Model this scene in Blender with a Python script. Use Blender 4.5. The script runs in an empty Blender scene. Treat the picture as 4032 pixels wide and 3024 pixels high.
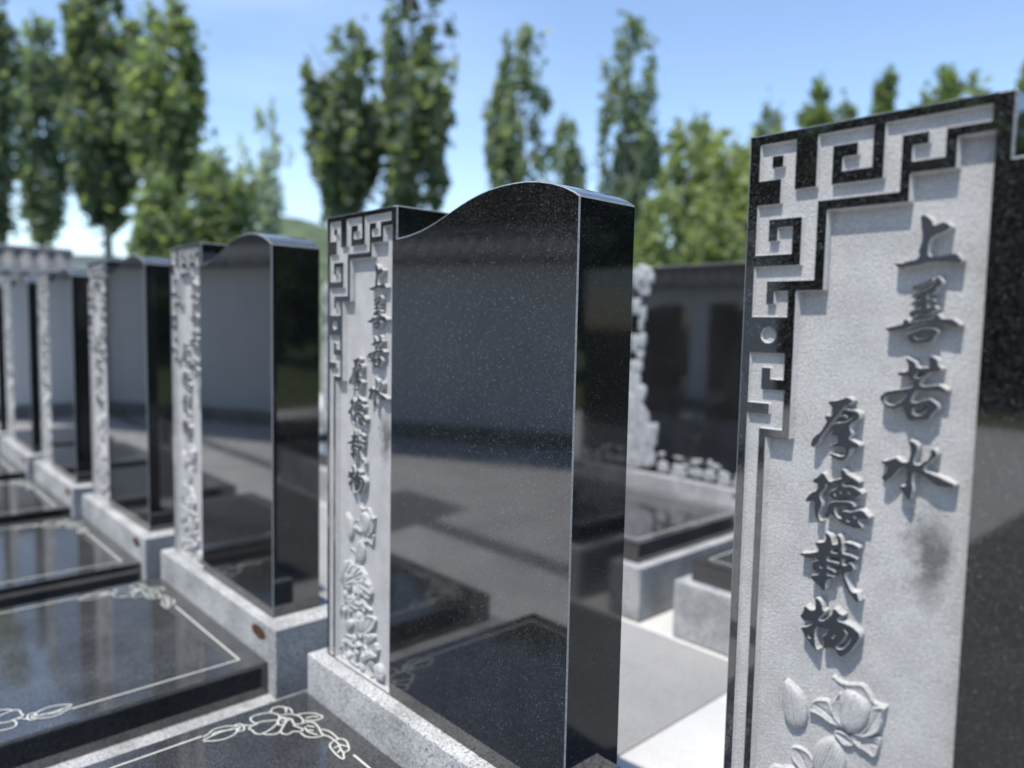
import bpy, bmesh, math, random
import numpy as np
from mathutils import Vector, Matrix
C = bpy.context.scene.collection
SC = bpy.context.scene
R_ = math.radians

# ------------------------------------------------------------------ camera
cam_d = bpy.data.cameras.new('camera')
cam = bpy.data.objects.new('camera', cam_d); C.objects.link(cam)
cr = Vector((0.6767, 0.7360, 0.0200)); cu = Vector((-0.0707, 0.0379, 0.9968)); cf = Vector((-0.7328, 0.6760, -0.0777))
cf.normalize(); cr = (cr - cf*cr.dot(cf)).normalized(); cu = cr.cross(cf)
M = Matrix(((cr.x, cu.x, -cf.x, 1.5193), (cr.y, cu.y, -cf.y, -0.8322), (cr.z, cu.z, -cf.z, 0.7686), (0, 0, 0, 1)))
cam.matrix_world = M
cam_d.sensor_width = 36.0
cam_d.lens = 2931.788/4032*36
cam_d.clip_start = 0.02; cam_d.clip_end = 2000
cam_d.dof.use_dof = True
cam_d.dof.focus_distance = 1.10
cam_d.dof.aperture_fstop = 1.9
SC.camera = cam

# ------------------------------------------------------------------ sky and sun
SUN_EL, SUN_AZ = 66.0, 4.0          # the sun stands in front of the stones (-Y), a little to +X
wd = bpy.data.worlds.new('World'); SC.world = wd; wd.use_nodes = True
nt = wd.node_tree; bg = nt.nodes['Background']
sky = nt.nodes.new('ShaderNodeTexSky'); sky.sky_type = 'NISHITA'; sky.sun_disc = False
sky.sun_elevation = R_(SUN_EL); sky.sun_rotation = R_(180-SUN_AZ); sky.altitude = 900
sky.air_density = 1.0; sky.dust_density = 0.8; sky.ozone_density = 1.2
# thin veil of cloud low in the west
tc = nt.nodes.new('ShaderNodeTexCoord')
mp = nt.nodes.new('ShaderNodeMapping'); mp.inputs['Scale'].default_value = (1.6, 1.6, 5.0); mp.inputs['Location'].default_value = (3.1, 1.7, 0.4)
nz = nt.nodes.new('ShaderNodeTexNoise'); nz.inputs['Scale'].default_value = 1.6; nz.inputs['Detail'].default_value = 3
rp = nt.nodes.new('ShaderNodeValToRGB'); rp.color_ramp.elements[0].position = 0.36; rp.color_ramp.elements[1].position = 0.75
rp.color_ramp.elements[1].color = (0.13, 0.13, 0.13, 1)
mx = nt.nodes.new('ShaderNodeMix'); mx.data_type = 'RGBA'; mx.inputs[7].default_value = (9.0, 9.6, 10.4, 1)
L = nt.links.new
L(tc.outputs['Generated'], mp.inputs['Vector']); L(mp.outputs[0], nz.inputs['Vector']); L(nz.outputs['Fac'], rp.inputs['Fac'])
vd = nt.nodes.new('ShaderNodeVectorMath'); vd.operation = 'DOT_PRODUCT'; vd.inputs[1].default_value = (-0.905, 0.318, 0.283)
vm = nt.nodes.new('ShaderNodeMapRange'); vm.inputs['From Min'].default_value = 0.90; vm.inputs['From Max'].default_value = 0.995
vq = nt.nodes.new('ShaderNodeMath'); vq.operation = 'MULTIPLY'
L(tc.outputs['Generated'], vd.inputs[0]); L(vd.outputs['Value'], vm.inputs['Value']); L(vm.outputs[0], vq.inputs[0]); L(rp.outputs['Color'], vq.inputs[1])
L(vq.outputs[0], mx.inputs[0]); L(sky.outputs[0], mx.inputs[6]); L(mx.outputs[2], bg.inputs['Color'])
bg.inputs['Strength'].default_value = 0.14
sd = bpy.data.lights.new('sun', 'SUN'); sd.energy = 3.2; sd.angle = R_(0.53); sd.color = (1.0, 0.96, 0.90)
sun = bpy.data.objects.new('sun', sd); C.objects.link(sun)
e, a = R_(SUN_EL), R_(SUN_AZ)
to_sun = Vector((math.sin(a)*math.cos(e), -math.cos(a)*math.cos(e), math.sin(e)))
sun.rotation_euler = to_sun.to_track_quat('Z', 'Y').to_euler(); sun.location = (0, -20, 40)
SC.view_settings.view_transform = 'Standard'; SC.view_settings.look = 'None'
SC.view_settings.exposure = 0.90; SC.view_settings.gamma = 1.0
SC.cycles.use_denoising = True
SC.cycles.max_bounces = 8; SC.cycles.glossy_bounces = 4; SC.cycles.diffuse_bounces = 3
SC.cycles.sample_clamp_indirect = 6.0

# ------------------------------------------------------------------ materials
def mat(name):
    m = bpy.data.materials.new(name); m.use_nodes = True
    t = m.node_tree; b = t.nodes['Principled BSDF']
    return m, t, b
def node(t, kind, **kw):
    n = t.nodes.new(kind)
    for k, v in kw.items():
        if k in n.inputs: n.inputs[k].default_value = v
        else: setattr(n, k, v)
    return n
def ramp(t, fac, stops):
    n = t.nodes.new('ShaderNodeValToRGB'); el = n.color_ramp.elements
    while len(el) < len(stops): el.new(0.5)
    for q, (p, c) in zip(el, stops):
        q.position = p; q.color = (c, c, c, 1) if isinstance(c, (int, float)) else (*c, 1)
    t.links.new(fac, n.inputs['Fac']); return n
def mixc(t, fac, c1, c2, blend='MIX'):
    n = t.nodes.new('ShaderNodeMix'); n.data_type = 'RGBA'; n.blend_type = blend
    for i, v in ((0, fac), (6, c1), (7, c2)):
        if hasattr(v, 'is_output'): t.links.new(v, n.inputs[i])
        elif i == 0: n.inputs[0].default_value = v
        else: n.inputs[i].default_value = (*v, 1)
    return n.outputs[2]
def objco(t, scale=1.0):
    g = t.nodes.new('ShaderNodeNewGeometry')
    return g.outputs['Position']
def bump(t, b, h, strength, dist):
    n = node(t, 'ShaderNodeBump', Strength=strength, Distance=dist)
    t.links.new(h, n.inputs['Height']); t.links.new(n.outputs[0], b.inputs['Normal'])

def black_granite(name, rough=0.03, ior=2.05, dust=0.006):
    m, t, b = mat(name); P = objco(t)
    v = node(t, 'ShaderNodeTexVoronoi', Scale=560.0); t.links.new(P, v.inputs['Vector'])
    sep = t.nodes.new('ShaderNodeSeparateColor'); t.links.new(v.outputs['Color'], sep.inputs[0])
    r1 = ramp(t, sep.outputs[0], [(0.0, dust*0.45), (0.50, dust*0.8), (0.75, dust*1.2), (0.86, dust*1.4+.012), (0.96, dust*1.5+.022), (0.99, dust+.035), (0.9985, 0.09)])
    v2 = node(t, 'ShaderNodeTexVoronoi', Scale=1300.0); t.links.new(P, v2.inputs['Vector'])
    sep2 = t.nodes.new('ShaderNodeSeparateColor'); t.links.new(v2.outputs['Color'], sep2.inputs[0])
    r2 = ramp(t, sep2.outputs[1], [(0.70, 0.0), (0.90, 0.010), (0.97, 0.040)])
    c = mixc(t, 1.0, r1.outputs[0], r2.outputs[0], 'ADD')
    nd = node(t, 'ShaderNodeTexNoise', Scale=6.0, Detail=7.0, Roughness=0.65); t.links.new(P, nd.inputs['Vector'])
    rd = ramp(t, nd.outputs['Fac'], [(0.32, 0.70), (0.70, 1.35)])
    c = mixc(t, 1.0, c, rd.outputs[0], 'MULTIPLY')
    c = mixc(t, 1.0, c, (0.97, 1.0, 1.03), 'MULTIPLY')
    t.links.new(c, b.inputs['Base Color'])
    # polished faces are never quite clean: a film of dust and wipe marks in the gloss
    n2 = node(t, 'ShaderNodeTexNoise', Scale=9.0, Detail=5.0); t.links.new(P, n2.inputs['Vector'])
    mr = node(t, 'ShaderNodeMapRange'); mr.inputs['From Min'].default_value = 0.35; mr.inputs['From Max'].default_value = 0.75
    mr.inputs['To Min'].default_value = rough; mr.inputs['To Max'].default_value = rough+0.05
    t.links.new(n2.outputs['Fac'], mr.inputs['Value']); t.links.new(mr.outputs[0], b.inputs['Roughness'])
    b.inputs['IOR'].default_value = ior
    return m
def grey_granite(name, lo, hi, scale=330.0, rough=0.75, spec=0.3, tint=(0.98, 1.0, 1.01), dirt=0.25):
    m, t, b = mat(name); P = objco(t)
    v = node(t, 'ShaderNodeTexVoronoi', Scale=scale); t.links.new(P, v.inputs['Vector'])
    sep = t.nodes.new('ShaderNodeSeparateColor'); t.links.new(v.outputs['Color'], sep.inputs[0])
    mid = (lo+hi)/2
    r1 = ramp(t, sep.outputs[0], [(0.0, lo*0.35), (0.10, lo), (0.35, mid), (0.75, mid*1.08), (0.95, hi)])
    n = node(t, 'ShaderNodeTexNoise', Scale=scale*0.55, Detail=3.0); t.links.new(P, n.inputs['Vector'])
    r2 = ramp(t, n.outputs['Fac'], [(0.36, 0.72), (0.5, 1.0), (0.68, 1.12)])
    c = mixc(t, 1.0, r1.outputs[0], r2.outputs[0], 'MULTIPLY')
    n3 = node(t, 'ShaderNodeTexNoise', Scale=7.0, Detail=6.0); t.links.new(P, n3.inputs['Vector'])
    r3 = ramp(t, n3.outputs['Fac'], [(0.35, 1.0-dirt), (0.6, 1.0)])
    c = mixc(t, 1.0, c, r3.outputs[0], 'MULTIPLY'); c = mixc(t, 1.0, c, tint, 'MULTIPLY')
    t.links.new(c, b.inputs['Base Color'])
    b.inputs['Roughness'].default_value = rough; b.inputs['Specular IOR Level'].default_value = spec
    bump(t, b, n.outputs['Fac'], 0.25, 0.0008)
    return m
SX, SZ = 0.2210, 0.5330                                                # middle of the dark patch on a panel
def carved_stone(name):
    m, t, b = mat(name); P = objco(t)
    n = node(t, 'ShaderNodeTexNoise', Scale=330.0, Detail=4.0, Roughness=0.65); t.links.new(P, n.inputs['Vector'])
    r1 = ramp(t, n.outputs['Fac'], [(0.25, 0.32), (0.5, 0.44), (0.75, 0.57)])
    n2 = node(t, 'ShaderNodeTexNoise', Scale=22.0, Detail=6.0); t.links.new(P, n2.inputs['Vector'])
    r2 = ramp(t, n2.outputs['Fac'], [(0.35, 0.86), (0.6, 1.0)])
    c = mixc(t, 1.0, r1.outputs[0], r2.outputs[0], 'MULTIPLY'); c = mixc(t, 1.0, c, (0.93, 0.92, 0.90), 'MULTIPLY')
    # soft dark patch on the ground of each carved panel (object space, below the first column of characters)
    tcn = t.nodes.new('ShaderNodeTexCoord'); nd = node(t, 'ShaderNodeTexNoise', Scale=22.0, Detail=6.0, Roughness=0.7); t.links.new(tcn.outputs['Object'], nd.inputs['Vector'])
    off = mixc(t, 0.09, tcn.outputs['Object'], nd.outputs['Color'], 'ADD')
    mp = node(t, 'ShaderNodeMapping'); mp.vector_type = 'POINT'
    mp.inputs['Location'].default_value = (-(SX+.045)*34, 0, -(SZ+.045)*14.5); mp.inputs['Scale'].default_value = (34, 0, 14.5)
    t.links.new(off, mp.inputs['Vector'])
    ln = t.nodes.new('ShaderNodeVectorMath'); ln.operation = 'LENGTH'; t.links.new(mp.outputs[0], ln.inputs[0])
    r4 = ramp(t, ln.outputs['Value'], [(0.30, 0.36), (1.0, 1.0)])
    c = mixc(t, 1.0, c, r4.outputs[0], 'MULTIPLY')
    t.links.new(c, b.inputs['Base Color']); b.inputs['Roughness'].default_value = 0.85; b.inputs['Specular IOR Level'].default_value = 0.2
    bump(t, b, n.outputs['Fac'], 0.35, 0.0008)
    return m
def plain(name, col, rough=0.8, spec=0.3, noise=None):
    m, t, b = mat(name)
    if noise:
        P = objco(t); n = node(t, 'ShaderNodeTexNoise', Scale=noise[0], Detail=6.0); t.links.new(P, n.inputs['Vector'])
        r = ramp(t, n.outputs['Fac'], [(0.3, 1-noise[1]), (0.7, 1+noise[1]*0.5)])
        t.links.new(mixc(t, 1.0, r.outputs[0], col, 'MULTIPLY'), b.inputs['Base Color'])
        bump(t, b, n.outputs['Fac'], 0.2, 0.01)
    else: b.inputs['Base Color'].default_value = (*col, 1)
    b.inputs['Roughness'].default_value = rough; b.inputs['Specular IOR Level'].default_value = spec
    return m
MB = black_granite('polished_black_granite')
MBG = black_granite('polished_black_granite_slab', rough=0.045, ior=1.62, dust=0.044)
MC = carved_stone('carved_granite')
MG = grey_granite('grey_granite', 0.25, 0.52, dirt=.35)
MP = grey_granite('pale_granite', 0.27, 0.54, dirt=.35, tint=(1.0, 1.0, 0.99))
MCH = plain('honed_edge', (0.20, 0.22, 0.23), 0.6, 0.4, (400.0, 0.5))
MLINE = plain('etched_gold_white_line', (0.55, 0.56, 0.50), 0.6, 0.4, (300.0, 0.15))
MGLY = plain('dark_honed_granite', (0.026, 0.030, 0.037), 0.5, 0.4, (500.0, 0.35))
MCDIM = plain('weathered_relief', (0.36, 0.37, 0.375), 0.9, 0.15, (60.0, 0.3))
MROCK = plain('rough_carved_rock', (0.36, 0.365, 0.37), 0.9, 0.15, (45.0, 0.45))
MRUST = plain('rust', (0.085, 0.045, 0.028), 0.9, 0.2, (60.0, 0.5))

# ------------------------------------------------------------------ helpers
def link(o, parent=None):
    C.objects.link(o)
    if parent is not None: o.parent = parent
    return o
def mesh_obj(name, bm, mats, parent=None, smooth=False):
    me = bpy.data.meshes.new(name); bm.to_mesh(me); bm.free()
    for m in (mats if isinstance(mats, (list, tuple)) else [mats]): me.materials.append(m)
    if smooth: me.shade_smooth()
    return link(bpy.data.objects.new(name, me), parent)
def np_obj(name, verts, faces, mats, midx=None, parent=None, smooth=False):
    me = bpy.data.meshes.new(name)
    verts = np.asarray(verts, dtype=np.float32); faces = np.asarray(faces, dtype=np.int32)
    me.vertices.add(len(verts)); me.vertices.foreach_set('co', verts.ravel())
    k = faces.shape[1]
    me.loops.add(faces.size); me.loops.foreach_set('vertex_index', faces.ravel())
    me.polygons.add(len(faces)); me.polygons.foreach_set('loop_start', np.arange(0, faces.size, k, dtype=np.int32))
    me.polygons.foreach_set('loop_total', np.full(len(faces), k, dtype=np.int32))
    if midx is not None: me.polygons.foreach_set('material_index', np.asarray(midx, dtype=np.int32))
    for m in (mats if isinstance(mats, (list, tuple)) else [mats]): me.materials.append(m)
    me.update(calc_edges=True); me.validate()
    if smooth: me.shade_smooth()
    return link(bpy.data.objects.new(name, me), parent)
def empty(name, loc):
    o = bpy.data.objects.new(name, None); o.location = loc; o.empty_display_size = 0.1; return link(o)
def tag(o, label=None, cat=None, group=None, kind=None):
    for k, v in (('label', label), ('category', cat), ('group', group), ('kind', kind)):
        if v: o[k] = v
    return o
def box(bm, x0, x1, y0, y1, z0, z1):
    r = bmesh.ops.create_cube(bm, size=1.0)
    for v in r['verts']:
        v.co = Vector((x0+(v.co.x+.5)*(x1-x0), y0+(v.co.y+.5)*(y1-y0), z0+(v.co.z+.5)*(z1-z0)))
    return r['verts']
def bevel_all(bm, w, seg=1, mi=-1, edges=None):
    bmesh.ops.bevel(bm, geom=list(edges if edges is not None else bm.edges), offset=w, segments=seg, affect='EDGES', material=mi, profile=0.5)
def prism(bm, poly, y0, y1):
    n = len(poly)
    a = [bm.verts.new((x, y0, z)) for x, z in poly]; b = [bm.verts.new((x, y1, z)) for x, z in poly]
    f = [bm.faces.new(a), bm.faces.new(b[::-1])]
    for i in range(n):
        j = (i+1) % n; f.append(bm.faces.new((a[j], a[i], b[i], b[j])))
    bm.normal_update()
    return f
def copy_tree(o, parent=None):
    c = o.copy(); C.objects.link(c)
    if parent is not None: c.parent = parent
    for ch in list(o.children): copy_tree(ch, c)
    return c
GLYPHS={"上":[[[[1978,8893],[2018,8882],[2071,8842],[2084,8795],[2104,8766],[2139,8779],[2176,8795],[2215,8789],[2255,8761],[2240,8729],[2185,8706],[2116,8681],[2079,8649],[2060,8604],[2056,8547],[2057,8488],[2079,8458],[2165,8456],[2234,8467],[2303,8478],[2330,8473],[2375,8414],[2366,8392],[2307,8399],[2203,8410],[2060,8413],[2043,8396],[1916,8379],[1823,8367],[1769,8377],[1750,8406],[1764,8409],[1799,8396],[1876,8420],[1950,8432],[1981,8454],[1990,8492],[1981,8532],[1990,8566],[2008,8627],[2008,8685],[1987,8803]]],[]],"善":[[[[1936,8171],[1963,8165],[2028,8192],[2112,8241],[2130,8226],[2042,8175],[1991,8148],[1943,8137]],[[2150,8244],[2179,8250],[2217,8191],[2193,8169],[2164,8156],[2154,8095],[2082,8083],[2074,8069],[2077,8022],[2145,8028],[2143,8005],[2078,8003],[2082,7933],[2112,7938],[2149,7961],[2176,7937],[2144,7909],[2090,7867],[2046,7877],[1993,7881],[1951,7845],[1925,7862],[1921,7895],[1960,7914],[2030,7933],[2026,7994],[1991,7995],[1939,7971],[1934,7986],[1959,8004],[2024,8023],[2023,8079],[1991,8075],[1930,8048],[1934,8062],[1959,8085],[2032,8112],[2108,8148],[2145,8188]],[[1867,7809],[1894,7824],[1917,7805],[1932,7781],[2028,7810],[2115,7816],[2135,7835],[2192,7881],[2207,7849],[2221,7826],[2326,7829],[2378,7790],[2404,7759],[2350,7765],[2245,7787],[2116,7795],[2030,7782],[1943,7752],[1890,7723],[1786,7702],[1703,7705],[1692,7725],[1807,7751],[1874,7776]],[[1911,7671],[1969,7686],[2033,7721],[2098,7736],[2185,7723],[2204,7691],[2167,7653],[2157,7606],[2106,7590],[2019,7583],[1962,7576],[1933,7614]]],[[[1971,7639],[1992,7663],[2058,7669],[2100,7694],[2115,7666],[2082,7627],[2031,7612],[1982,7615]]]],"若":[[[[1907,7419],[1958,7402],[2009,7371],[2015,7333],[2043,7315],[2117,7320],[2155,7336],[2148,7387],[2136,7443],[2171,7445],[2216,7409],[2223,7353],[2259,7327],[2239,7303],[2162,7294],[2133,7268],[2113,7248],[2076,7208],[2060,7183],[2061,7154],[2080,7132],[2128,7131],[2235,7155],[2278,7137],[2323,7103],[2289,7101],[2216,7114],[2130,7102],[2055,7101],[2013,7069],[1989,7019],[1982,6975],[2006,6949],[2050,6957],[2115,6987],[2157,7005],[2188,6993],[2238,6960],[2248,6923],[2208,6877],[2172,6826],[2169,6802],[2082,6793],[1994,6769],[1971,6786],[1940,6855],[1932,6913],[1896,6909],[1860,6896],[1805,6881],[1748,6896],[1699,6931],[1677,6988],[1717,7036],[1772,7060],[1886,7084],[1988,7108],[2009,7141],[2002,7189],[1965,7205],[1958,7239],[1900,7235],[1849,7237],[1839,7260],[1920,7270],[1951,7286],[1953,7330],[1932,7377]]],[[[2002,7251],[2027,7286],[2080,7284],[2091,7252],[2067,7212],[2027,7205],[2000,7222]],[[1719,6997],[1760,7015],[1842,7036],[1932,7068],[1960,7060],[1935,7015],[1893,6958],[1840,6919],[1804,6901],[1757,6911],[1708,6946]],[[1997,6871],[2009,6901],[2057,6924],[2126,6940],[2154,6914],[2135,6865],[2089,6827],[2045,6818],[2013,6838]]]],"水":[[[[1991,6559],[2034,6542],[2073,6520],[2075,6476],[2057,6428],[2043,6376],[2042,6335],[2060,6302],[2102,6303],[2133,6335],[2191,6384],[2217,6428],[2210,6476],[2234,6493],[2255,6469],[2258,6425],[2220,6384],[2162,6322],[2144,6287],[2158,6258],[2208,6239],[2290,6217],[2391,6181],[2451,6160],[2413,6140],[2335,6131],[2275,6134],[2233,6163],[2169,6206],[2105,6245],[2056,6237],[2037,6193],[2041,6130],[2049,6063],[2044,5994],[2035,5933],[2009,5951],[1972,6004],[1926,6056],[1961,6052],[1993,6072],[2003,6124],[2002,6215],[1994,6278],[1956,6277],[1911,6247],[1867,6180],[1823,6121],[1772,6085],[1748,6114],[1759,6153],[1796,6201],[1807,6249],[1775,6272],[1716,6291],[1773,6304],[1837,6332],[1870,6356],[1910,6329],[1954,6308],[1996,6328],[2018,6372],[2023,6432],[2016,6490]]],[]],"厚":[[[[1112,6888],[1207,6901],[1280,6932],[1318,6953],[1368,6940],[1384,6917],[1347,6879],[1308,6870],[1276,6822],[1244,6769],[1207,6715],[1169,6666],[1137,6612],[1113,6579],[1075,6518],[1037,6462],[1020,6398],[970,6351],[947,6374],[960,6437],[999,6494],[1044,6520],[1091,6602],[1119,6656],[1108,6680],[1085,6718],[1146,6719],[1175,6742],[1188,6789],[1181,6823],[1139,6855]],[[1311,6821],[1360,6811],[1433,6813],[1474,6773],[1457,6722],[1396,6686],[1369,6648],[1367,6608],[1398,6562],[1375,6535],[1368,6494],[1418,6470],[1477,6448],[1488,6415],[1421,6411],[1384,6386],[1372,6325],[1364,6289],[1322,6247],[1262,6251],[1170,6284],[1158,6305],[1240,6286],[1306,6280],[1344,6311],[1350,6372],[1333,6409],[1264,6410],[1209,6400],[1134,6373],[1203,6412],[1252,6444],[1259,6490],[1247,6529],[1187,6529],[1162,6519],[1186,6552],[1194,6588],[1187,6628],[1211,6650],[1295,6665],[1348,6685],[1403,6736],[1407,6766],[1377,6778],[1328,6783],[1302,6800]],[[1257,6726],[1280,6743],[1330,6743],[1326,6723],[1287,6714]]],[]],"德":[[[[993,5975],[1043,6010],[1092,6069],[1124,6044],[1157,5998],[1174,5973],[1199,5979],[1238,6006],[1312,6034],[1324,6076],[1301,6138],[1341,6134],[1373,6089],[1443,6061],[1508,6027],[1469,6020],[1420,6027],[1338,6008],[1320,5975],[1331,5946],[1424,5967],[1483,5948],[1547,5915],[1502,5867],[1450,5847],[1309,5816],[1204,5801],[1190,5860],[1214,5885],[1278,5922],[1285,5974],[1269,5986],[1220,5963],[1190,5952],[1149,5961],[1129,5947],[1132,5901],[1093,5858],[1069,5808],[1082,5763],[1106,5706],[1083,5655],[1065,5594],[1079,5530],[1106,5504],[1081,5499],[1041,5563],[1031,5640],[1032,5718],[1021,5742],[968,5732],[917,5701],[925,5739],[970,5810],[1026,5841],[1060,5889],[1063,5930],[1036,5941],[999,5945]],[[1183,5716],[1211,5752],[1311,5776],[1438,5790],[1475,5747],[1421,5741],[1362,5745],[1304,5714],[1254,5709],[1246,5677],[1258,5628],[1297,5575],[1336,5578],[1344,5615],[1337,5659],[1361,5679],[1411,5669],[1464,5685],[1529,5723],[1583,5708],[1638,5655],[1601,5643],[1554,5628],[1511,5614],[1518,5581],[1578,5534],[1531,5523],[1448,5521],[1374,5535],[1312,5563],[1254,5612],[1213,5624],[1200,5585],[1171,5549],[1154,5576],[1166,5635],[1180,5674]]],[[[1226,5862],[1250,5886],[1271,5865],[1273,5830],[1248,5825]],[[1294,5899],[1319,5904],[1341,5857],[1322,5839]],[[1388,5906],[1407,5919],[1427,5908],[1423,5885],[1404,5874],[1389,5886]],[[1386,5588],[1411,5614],[1439,5604],[1438,5574],[1414,5556],[1389,5564]],[[1461,5641],[1484,5666],[1511,5657],[1510,5629],[1489,5615],[1464,5625]]]],"载":[[[[1158,5388],[1204,5375],[1235,5336],[1241,5270],[1283,5268],[1321,5286],[1319,5327],[1300,5363],[1294,5384],[1321,5390],[1345,5350],[1356,5257],[1360,5182],[1441,5188],[1534,5172],[1498,5144],[1416,5157],[1361,5152],[1373,5047],[1426,5067],[1451,5107],[1490,5083],[1504,5036],[1441,5003],[1398,4983],[1406,4943],[1437,4873],[1479,4795],[1518,4772],[1549,4792],[1562,4751],[1582,4690],[1538,4700],[1476,4760],[1423,4835],[1396,4929],[1364,5006],[1341,5113],[1329,5146],[1268,5129],[1189,5126],[1192,5070],[1255,5063],[1333,5071],[1334,5052],[1268,5029],[1200,5037],[1198,4974],[1243,4980],[1305,4959],[1267,4943],[1202,4938],[1202,4900],[1236,4892],[1291,4907],[1270,4882],[1198,4854],[1194,4720],[1165,4724],[1117,4768],[1033,4815],[1014,4845],[1111,4876],[1132,4917],[1120,4934],[1045,4920],[1047,4999],[1029,5006],[1107,5054],[1105,5094],[1014,5060],[926,5056],[865,5076],[966,5089],[1097,5144],[1107,5170],[1051,5243],[1114,5252],[1170,5282],[1184,5331]],[[1380,5319],[1445,5328],[1542,5307],[1533,5280],[1463,5283],[1386,5301]]],[[[1114,4978],[1125,5004],[1150,5010],[1165,4989],[1153,4962],[1124,4958]],[[1235,5217],[1318,5237],[1324,5176],[1266,5168],[1229,5173]]]],"物":[[[[1088,4591],[1122,4596],[1163,4555],[1171,4493],[1207,4465],[1161,4412],[1134,4369],[1150,4340],[1193,4353],[1248,4410],[1302,4475],[1299,4532],[1337,4529],[1381,4489],[1423,4492],[1378,4464],[1342,4429],[1367,4398],[1437,4401],[1530,4388],[1605,4336],[1599,4277],[1558,4202],[1508,4108],[1448,4035],[1402,4014],[1367,4055],[1332,4091],[1294,4083],[1238,4050],[1209,4059],[1226,4109],[1210,4133],[1198,4174],[1248,4224],[1264,4288],[1206,4289],[1138,4287],[1097,4234],[1096,4160],[1105,4088],[1124,4006],[1154,3996],[1115,3993],[1062,4044],[1009,4106],[956,4164],[939,4199],[1003,4224],[1075,4282],[1072,4325],[1033,4323],[974,4295],[944,4305],[926,4350],[964,4396],[970,4478],[1012,4441],[1052,4433],[1100,4457],[1107,4509]]],[[[1008,4131],[1036,4160],[1068,4136],[1069,4111],[1045,4093]],[[1340,4109],[1394,4156],[1436,4247],[1466,4300],[1417,4342],[1439,4359],[1487,4326],[1530,4297],[1520,4227],[1461,4135],[1412,4085],[1370,4080]],[[1284,4187],[1332,4257],[1356,4255],[1318,4179]],[[1235,4112],[1257,4149],[1272,4144],[1246,4096]]]]}
LOTUS=[[[829,2671],[969,2713],[1100,2672],[1146,2545],[1077,2353],[943,2450],[859,2502]],[[1131,2815],[1203,2916],[1341,3005],[1447,2927],[1509,2802],[1486,2551],[1269,2406],[1130,2478],[1100,2663]],[[1328,3077],[1419,3116],[1529,3097],[1607,2998],[1465,2944],[1397,3001]],[[1510,3117],[1633,3161],[1747,3182],[1872,3246],[1863,3104],[1821,2945],[1722,2994],[1598,3004]],[[726,3488],[809,3459],[965,3369],[1033,3189],[1027,3027],[929,2906],[817,2908],[740,3008],[710,3198]],[[1291,3756],[1387,3696],[1496,3699],[1644,3765],[1728,3676],[1785,3579],[1935,3621],[1875,3496],[1889,3392],[1846,3253],[1679,3143],[1500,3132],[1302,3375],[1292,3574]],[[1023,3204],[1084,3337],[1159,3396],[1299,3432],[1336,3274],[1453,3160],[1314,3149],[1188,3203]],[[1429,3607],[1361,3504],[1311,3379],[1327,3270],[1415,3182],[1471,3158],[1472,3311],[1435,3486]],[[1463,3639],[1589,3641],[1725,3573],[1750,3426],[1674,3226],[1528,3116],[1471,3158],[1412,3229],[1431,3389],[1433,3533]],[[1769,3554],[1920,3605],[1875,3496],[1881,3388],[1837,3259],[1679,3143],[1633,3161],[1739,3328],[1749,3444]]]
CARVING=[[[1214,3052],[1664,3183],[1803,3004],[1750,2811],[1500,2873]],[[805,2709],[1013,2633],[1102,2468],[927,2330],[807,2489]],[[1012,2820],[1330,2879],[1695,2798],[1670,2550],[1334,2403],[1073,2430]],[[504,2223],[747,2411],[1103,2406],[1163,2173],[930,1702],[629,1713],[413,1910]],[[1161,2421],[1448,2371],[1618,2172],[1813,2043],[1788,1732],[1281,1770],[1019,1696],[1076,2025]],[[508,1422],[871,1622],[1396,1710],[1623,1592],[1846,1507],[1512,1497],[1169,1332],[813,1383]],[[633,880],[874,1084],[1024,1035],[995,868],[756,759]],[[573,602],[936,721],[1232,630],[1405,594],[938,435]],[[1111,1157],[1400,1309],[1459,1017],[1347,762],[1055,760]],[[1513,1344],[1955,1449],[1957,1268],[1740,1046],[1461,769],[1458,1110]],[[1684,1028],[1960,1057],[1907,887],[1575,683],[1461,738]],[[698,127],[999,328],[1234,347],[1118,148],[1294,84],[940,84]],[[1292,367],[1576,590],[1963,693],[2073,579],[1690,413],[1409,189]],[[1351,231],[1691,352],[1804,146],[1860,43],[1525,12],[1323,63]],[[1911,431],[2235,486],[2318,154],[2024,74],[1859,197]],[[1519,664],[1853,777],[2017,742],[1688,598]],[[415,1201],[539,1366],[509,1100],[397,1001]],[[419,258],[543,366],[482,182]]]
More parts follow.
